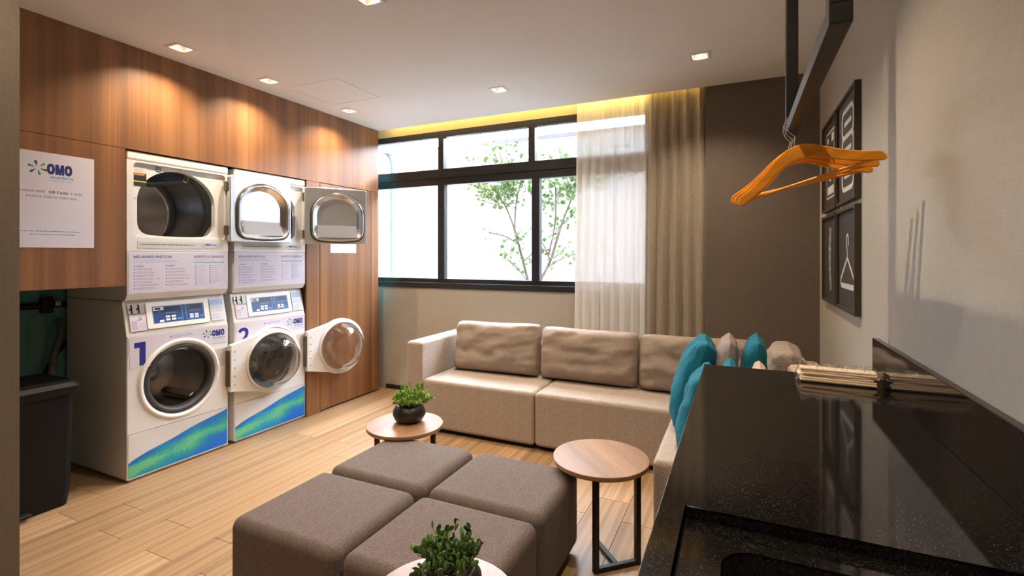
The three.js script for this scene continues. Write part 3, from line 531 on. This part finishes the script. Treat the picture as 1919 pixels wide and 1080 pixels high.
cushion('back_cushion', 'beige sofa back cushion below the linen drape, behind the teal pillow', 'cushion', matCushion, [-0.29, SEAT, -3.68], [-0.14, 0, 0.01], [0.785, 0.415, 0.22], 7.9, CB, 'beige back cushions on the sofa');
cushion('back_cushion', 'pale beige back cushion in the corner against the brown wall', 'cushion', matSofa, [0.19, SEAT, -3.42], [-0.2, -Math.PI / 2, 0], [0.5, 0.45, 0.2], 9.2, CB, 'pale back cushions along the side');
cushion('back_cushion', 'pale beige back cushion along the side, nearer the counter', 'cushion', matBeigePillow, [0.26, SEAT, -2.86], [-0.12, -Math.PI / 2, 0], [0.56, 0.40, 0.16], 5.2, CB, 'pale back cushions along the side');
const lean = (x, z, t, tilt, turn = 0) => [[x, SEAT + 0.005, z], [tilt, -Math.PI / 2 + turn, 0]];
const TP = { pinch: 0.06, boxy: 3, wr: 0.012 };
for (const [lb, m, x, z, tilt, s, sd, tn, tk] of [
  ['large teal throw pillow at the front of the leaning pillows', matTeal, -0.325, -3.03, -0.3, 0.54, 2.2, 0.08, 0.19],
  ['grey throw pillow leaning between two teal pillows', matGreyPillow, -0.12, -3.03, -0.14, 0.54, 3.4, 0.03, 0.13],
  ['teal throw pillow leaning against the pale corner cushion', matTeal, 0.02, -3.03, -0.14, 0.55, 6.1, 0.0, 0.13],
  ['teal throw pillow at the seat edge hidden by the counter', matTeal, -0.25, -2.63, -0.26, 0.44, 8.3, 0.03, 0.15],
  ['teal throw pillow tip just above the counter end', matTeal, -0.085, -2.64, -0.1, 0.46, 5.5, 0.0, 0.12],
  ['pale beige throw pillow tip just above the counter end', matBeigePillow, 0.05, -2.64, -0.1, 0.455, 7.1, 0.0, 0.12]]) {
  const [p, r] = lean(x, z, 0, tilt, tn); cushion('throw_pillow', lb, 'pillow', m, p, r, [0.42, s, tk], sd, TP, 'throw pillows on the side sofa');
}
{
  const xs = [-1.53, -0.965], zs = [-2.015, -1.505], names = [['grey-brown cube ottoman next to the low plant table', 'grey-brown cube ottoman touching the tall side table'], ['grey-brown cube ottoman facing washing machine 1', 'grey-brown cube ottoman under the near plant table edge']];
  zs.forEach((z, j) => xs.forEach((x, i) => {
    const o = thing('ottoman', names[j][i], 'ottoman', [x, 0, z], 0, 'four cube ottomans pushed together');
    part('cushion_block', softBox(-0.272, 0.272, 0.025, 0.382, -0.245, 0.245, 0.045), matOttoman, o); part('feet', box(-0.22, 0.22, 0, 0.03, -0.2, 0.2), matBlackPlastic, o);
  }));
}
// ---------------------------------------------------------------- side tables and plants
function sideTable(label, x, z, h, r, mode, turn) {
  const t = thing('side_table', label, 'table', [x, 0, z], turn);
  part('table_top', uvMetres(new THREE.LatheGeometry([[0.0001, h - 0.022], [r - 0.003, h - 0.022], [r, h - 0.018], [r, h - 0.003], [r - 0.002, h], [0.0001, h]].map(p => new THREE.Vector2(...p)), 72), 0.8, 0.4, 0.2, 0.1), matTable, t);
  const leg = (lx, lz) => part('leg', rbox(lx - 0.012, lx + 0.012, 0, h - 0.022, lz - 0.012, lz + 0.012, 0.002), matBlackMetal, t);
  if (mode === 'c') { // two posts at one side, a T-shaped foot
    leg(-0.105, 0.155); leg(0.105, 0.155);
    part('foot_bar', rbox(-0.117, 0.117, 0, 0.022, 0.144, 0.166, 0.002), matBlackMetal, t); part('foot_bar', rbox(-0.011, 0.011, 0, 0.022, -0.06, 0.144, 0.002), matBlackMetal, t); part('top_bar', rbox(-0.117, 0.117, h - 0.04, h - 0.022, 0.144, 0.166, 0.002), matBlackMetal, t);
  } else { leg(-0.15, 0.07); leg(0.15, -0.07); leg(-0.07, -0.15); }
  return t;
}
sideTable('round wooden side table with two black posts between ottoman and counter', -0.60, -2.30, 0.44, 0.226, 'c', Math.atan2(0.105, 0.115));
sideTable('low round wooden table behind the ottomans carrying a small plant', -1.79, -2.36, 0.408, 0.222, 'l', 0);
sideTable('round wooden table before the ottomans carrying the larger plant', -0.765, -1.175, 0.42, 0.217, 'c', 0.3);
function pot(name, label, x, y, z, s, dark, nStem, single1) {
  const p = thing(name, label, 'plant', [x, y, z]);
  part('pot', new THREE.LatheGeometry([[0.0001, 0], [0.052, 0], [0.082, 0.016], [0.097, 0.045], [0.094, 0.072], [0.078, 0.096], [0.07, 0.099], [0.066, 0.092], [0.0001, 0.082]].map(q => new THREE.Vector2(q[0] * s, q[1] * s)), 40), matPot, p);
  part('soil', new THREE.CylinderGeometry(0.068 * s, 0.068 * s, 0.004, 24).translate(0, 0.089 * s, 0), matSoil, p);
  const leafG = (() => { const g = new THREE.SphereGeometry(1, 8, 6); g.scale(0.0076, 0.012, 0.0018); g.translate(0, 0.013, 0); return g; })();
  const stems = [], lv = []; let n = 0;
  for (let k = 0; k < nStem; k++) {
    const a = rr(0, 6.283), r0 = rr(0, 0.058), out = rr(0.2, 1.15), len = rr(0.05, 0.12) * (1.15 - 0.3 * out); const b = [Math.cos(a) * r0, 0.088 * s, Math.sin(a) * r0], e = [b[0] + Math.cos(a) * len * out * 0.9, b[1] + len * (1.15 - 0.6 * out), b[2] + Math.sin(a) * len * out * 0.9];
    stems.push(tube([b, [(b[0] + e[0]) / 2, (b[1] + e[1]) / 2 + 0.008, (b[2] + e[2]) / 2], e], 0.0012, 5, 4));
    const m = single1 ? 5 : 9;
    for (let i = 0; i < m; i++) { const q = 0.3 + 0.7 * i / (m - 1); const M = new THREE.Matrix4().compose(new THREE.Vector3(b[0] + (e[0] - b[0]) * q, b[1] + (e[1] - b[1]) * q + 0.006 * Math.sin(q * 3), b[2] + (e[2] - b[2]) * q), new THREE.Quaternion().setFromEuler(new THREE.Euler(rr(-1.1, 1.1), rr(0, 6.3), rr(-1.1, 1.1))), new THREE.Vector3(1, 1, 1).multiplyScalar(rr(0.75, 1.3)));
      if (single1) { const l = part('leaf', leafG, leafDark[n++ % 3], p); l.applyMatrix4(M); } else { const g = leafG.clone(); g.applyMatrix4(M); lv.push(g.toNonIndexed()); } }
  }
  part('stems', merge(stems), matStem, p);
  if (!single1) { const f = part('foliage', mergeGeometries(lv), leafBright, p); f.userData.kind = 'stuff'; }
}
pot('potted_plant', 'small bright green plant in a black bowl on the low table', -1.79, 0.408, -2.40, 1.0, false, 90, false);
pot('potted_plant', 'dark green leafy plant in a black bowl on the nearer table', -0.748, 0.42, -1.185, 1.0, true, 58, true);

// ---------------------------------------------------------------- counter, rail, hangers
{
  const xa = -0.143, xb = XR - 0.003, za = -2.416, zb = -0.12, yt = 0.9, th = 0.04, st = 0.022;
  const cab = thing('counter_cabinet', 'dark cabinet carrying the black stone counter', 'cabinet', [0.2, 0, -1.25]);
  const cm = std(lin(0.05, 0.042, 0.036), 0.5), cx = [za + 0.02, -1.65, -0.9, zb];
  for (const [n, x0, x1, y0, y1, z0, z1] of [['end_panel', -0.08, XR - 0.003, 0.08, yt - th, za + 0.02, za + 0.04], ['end_panel', -0.08, XR - 0.003, 0.08, yt - th, zb - 0.02, zb], ['back_panel', XR - 0.02, XR - 0.003, 0.08, yt - th, za + 0.04, zb - 0.02], ['bottom_panel', -0.08, XR - 0.02, 0.08, 0.1, za + 0.04, zb - 0.02]]) part(n, box(x0, x1, y0, y1, z0, z1).translate(-0.2, 0, 1.25), cm, cab);
  for (let i = 0; i < 3; i++) part('cabinet_door', rbox(-0.10, -0.082, 0.085, yt - th - 0.004, cx[i] + 0.002, cx[i + 1] - 0.002, 0.002).translate(-0.2, 0, 1.25), cm, cab);
  part('plinth', box(-0.05, XR - 0.003, 0, 0.08, za + 0.06, zb).translate(-0.2, 0, 1.25), matBlackPlastic, cab);
  const top = thing('stone_counter', 'polished black granite counter with lowered sink area', 'counter', [0.2, yt, -1.25]);
  const s = new THREE.Shape(); s.moveTo(xa, -za); s.lineTo(xb, -za); s.lineTo(xb, -zb); s.lineTo(xa, -zb); s.closePath();
  const wx0 = -0.098, wx1 = 0.43, wz0 = -1.035, wz1 = -0.2; const hole = new THREE.Path(); hole.moveTo(wx0, -wz0); hole.lineTo(wx1, -wz0); hole.lineTo(wx1, -wz1); hole.lineTo(wx0, -wz1); hole.closePath(); s.holes.push(hole);
  const slab = extr(s, th - 0.004, 0.002, 2); slab.rotateX(-Math.PI / 2); slab.translate(-0.2, -th + 0.002, 1.25); part('slab', uvMetres(slab, 0.35), matGranite, top);
  const fl = rrShape(wx1 - wx0, wz1 - wz0, 0.002, (wx0 + wx1) / 2, -(wz0 + wz1) / 2); const sk = rrShape(0.40, 0.60, 0.06, 0.172, 0.66); fl.holes.push(new THREE.Path(sk.getPoints(12).reverse()));
  const flg = extr(fl, 0.015); flg.rotateX(-Math.PI / 2); flg.translate(-0.2, -0.024 - 0.015, 1.25); part('lowered_drainer', uvMetres(flg, 0.35), matGranite, top);
  const bowl = []; const pts = sk.getPoints(12); const pos = [], idx = []; const nn = pts.length; for (const p of pts) { pos.push(p.x - 0.2, -0.03, -p.y + 1.25, (p.x - 0.17) * 0.94 + 0.17 - 0.2, -0.2, -((p.y - 0.66) * 0.94 + 0.66) + 1.25); } for (let i = 0; i < nn; i++) { const a = i * 2, b = ((i + 1) % nn) * 2; idx.push(a, a + 1, b, b, a + 1, b + 1); } pos.push(-0.03, -0.205, 0.59); for (let i = 0; i < nn; i++) idx.push(i * 2 + 1, nn * 2, ((i + 1) % nn) * 2 + 1);
  const bg = new THREE.BufferGeometry(); bg.setAttribute('position', new THREE.Float32BufferAttribute(pos, 3)); bg.setIndex(idx); const bgn = bg.toNonIndexed(); bgn.computeVertexNormals(); part('sink_bowl', uvMetres(bgn, 0.35), phy({ color: 0xffffff, map: graniteTex, roughness: 0.6, specularIntensity: 0.5, side: THREE.DoubleSide }), top);
  part('backsplash', uvMetres(rbox(XR - 0.003 - st, XR - 0.003, yt, 1.066, za, zb, 0.002).translate(-0.2, -yt, 1.25), 0.35), matGranite, top);
  // wrapped bundle
  const k = thing('wrapped_bundle', 'cream wooden pieces wrapped in clear plastic on counter end', 'package', [0.35, yt, -2.28]);
  const cream = std(lin(0.78, 0.64, 0.48), 0.7);
  for (let i = 0; i < 6; i++) part('wooden_piece', rbox(-0.125, 0.125, 0.004 + i * 0.008, 0.0115 + i * 0.008, -0.03, 0.03, 0.003).rotateY(rr(-0.06, 0.06) - 0.06).translate(rr(-0.01, 0.01), 0, rr(-0.012, 0.012)), cream, k);
  const f = new THREE.PlaneGeometry(0.29, 0.13, 60, 30); f.rotateX(-Math.PI / 2); const q = f.attributes.position;
  for (let i = 0; i < q.count; i++) { const x = q.getX(i), z = q.getZ(i), e = Math.min(1, Math.min(0.145 - Math.abs(x), 0.065 - Math.abs(z)) / 0.024); q.setY(i, 0.003 + 0.054 * Math.max(0, e) + 0.022 * N3(x * 45, z * 45, 1.3) * (0.3 + e) + 0.010 * N3(x * 100, z * 120, 4.1) + (x < -0.1 && z < 0 ? 0.012 : 0)); }
  f.computeVertexNormals(); part('plastic_film', f, phy({ color: 0xffffff, roughness: 0, transmission: 1, thickness: 0, ior: 1.45, side: THREE.DoubleSide }), k, 'crinkled clear plastic film');
}
{
  const r = thing('hanging_rail', 'black square steel clothes rail hung from ceiling over counter', 'clothes rail', [0.178, 0, 0]);
  part('rail_bar', rbox(-0.02, 0.02, 1.848, 1.888, -2.115, -1.12, 0.002), matBlackMetal, r);
  for (const z of [-2.095, -1.14]) part('post', rbox(-0.02, 0.02, 1.888, CEIL, z - 0.02, z + 0.02, 0.002), matBlackMetal, r);
}
function hanger(label, z, yaw, tilt, dy) {
  const h = thing('coat_hanger', label, 'hanger', [0.178, 1.888 + dy, z], yaw, 'wooden coat hangers on the black rail'); h.rotation.z = tilt;
  h.rotation.order = 'YXZ';
  const s = new THREE.Shape(), pt = [[0.0, -0.075], [0.03, -0.079], [0.07, -0.102], [0.12, -0.137], [0.17, -0.166], [0.215, -0.186], [0.226, -0.203], [0.222, -0.212], [0.2, -0.206], [0.15, -0.186], [0.10, -0.158], [0.05, -0.128], [0.0, -0.118]];
  s.moveTo(pt[0][0], pt[0][1]); const right = pt.slice(1), left = pt.slice(1, -1).reverse().map(([a, b]) => [-a, b]);
  s.splineThru(right.map(p => new THREE.Vector2(...p))); s.splineThru(left.map(p => new THREE.Vector2(...p))); s.closePath();
  const notch = new THREE.Path();
  part('wooden_arms', uvMetres(extr(s, 0.011, 0.003, 3, 30).translate(-0.028, -0.03, -0.0055), 0.2, 0.5, 0, 0, true), matHanger, h);
  part('trouser_bar', new THREE.CylinderGeometry(0.0055, 0.0055, 0.40, 12).rotateZ(Math.PI / 2).translate(-0.028, -0.232, 0), matHanger, h);
  const hk = [[-0.028, -0.108, 0], [-0.028, -0.09, 0], [-0.02, -0.068, 0], [-0.03, -0.048, 0], [-0.034, -0.02, 0], [-0.026, 0.001, 0], [0, 0.006, 0], [0.027, 0.0, 0], [0.029, -0.018, 0]];
  part('hook', tube(hk, 0.0018, 50, 8), matChrome, h);
}
hanger('varnished orange wooden coat hanger, foremost on the rail', -1.975, -0.30, 0.27, 0);
hanger('varnished orange wooden coat hanger in the middle on the rail', -2.02, -0.31, 0.215, 0);
hanger('varnished orange wooden coat hanger deepest on the rail', -2.062, -0.28, 0.17, 0);

// ---------------------------------------------------------------- pictures on the pale wall
function framed(label, z0, z1, y0, y1, draw) {
  const w = Math.abs(z1 - z0), h = y1 - y0, f = thing('framed_picture', label, 'picture', [XR, (y0 + y1) / 2, (z0 + z1) / 2], 0, 'framed laundry pictures on the pale wall');
  const ring = rrShape(w, h, 0.001), ho = new THREE.Path(), a = w / 2 - 0.014, b = h / 2 - 0.014; ho.moveTo(-a, -b); ho.lineTo(-a, b); ho.lineTo(a, b); ho.lineTo(a, -b); ho.closePath(); ring.holes.push(ho);
  part('frame', extr(ring, 0.026, 0.001, 1).rotateY(-Math.PI / 2), std(lin(0.055, 0.042, 0.03), 0.45), f);
  const t = canvas(480, 540, (x, W, H) => { x.fillStyle = '#3b3733'; x.fillRect(0, 0, W, H); x.strokeStyle = x.fillStyle = '#cfcbc4'; x.lineCap = x.lineJoin = 'round'; draw(x); });
  part('print', new THREE.BoxGeometry(w - 0.028, h - 0.028, 0.004).rotateY(-Math.PI / 2).translate(-0.012, 0, 0), std(0xffffff, 0.6, 0, { map: t }), f);
}
framed('framed dark picture of rounded white stacked loops, upper row', -2.747, -3.226, 1.67, 2.22, (x) => {
  x.lineWidth = 26; const rr2 = (a, b, w, h, r) => { x.beginPath(); x.moveTo(a + r, b); x.lineTo(a + w - r, b); x.quadraticCurveTo(a + w, b, a + w, b + r); x.lineTo(a + w, b + h - r); x.quadraticCurveTo(a + w, b + h, a + w - r, b + h); x.lineTo(a + r, b + h); x.quadraticCurveTo(a, b + h, a, b + h - r); x.lineTo(a, b + r); x.quadraticCurveTo(a, b, a + r, b); x.stroke(); };
  rr2(95, 60, 300, 140, 60); rr2(95, 200, 300, 140, 60); rr2(95, 340, 300, 140, 60); for (const y of [130, 270, 410]) { x.beginPath(); x.moveTo(170, y); x.lineTo(330, y); x.stroke(); }
});
framed('framed dark picture of a white washing machine outline, upper row', -3.262, -3.74, 1.67, 2.22, (x) => {
  x.lineWidth = 10; x.strokeRect(110, 60, 270, 410); x.fillRect(290, 80, 70, 50); x.fillRect(140, 90, 40, 30); x.beginPath(); x.arc(245, 270, 95, 0, 7); x.stroke(); x.beginPath(); x.arc(245, 270, 62, 0.4, 3.6); x.stroke(); x.fillRect(140, 400, 220, 50);
});
framed('framed dark picture of a white coat hanger, lower row', -2.747, -3.226, 1.116, 1.642, (x) => {
  x.lineWidth = 16; x.beginPath(); x.moveTo(268, 190); x.quadraticCurveTo(272, 130, 240, 132); x.quadraticCurveTo(212, 138, 218, 190); x.quadraticCurveTo(240, 220, 240, 260); x.stroke();
  x.lineWidth = 20; x.beginPath(); x.moveTo(240, 260); x.lineTo(60, 380); x.quadraticCurveTo(40, 412, 80, 420); x.lineTo(400, 420); x.quadraticCurveTo(440, 412, 420, 380); x.lineTo(240, 260); x.stroke(); x.fillRect(80, 404, 320, 30);
});
framed('framed dark picture of outlined white clothes pegs, lower row', -3.262, -3.74, 1.116, 1.642, (x) => {
  x.lineWidth = 7; for (const [cx, cy, a] of [[230, 140, 0.25], [220, 270, 0.0], [240, 400, -0.3]]) { x.save(); x.translate(cx, cy); x.rotate(a); x.strokeRect(-34, -70, 26, 140); x.strokeRect(6, -70, 26, 140); x.beginPath(); x.arc(0, -6, 14, 0, 7); x.stroke(); x.restore(); }
});
renderer.render(scene, camera);
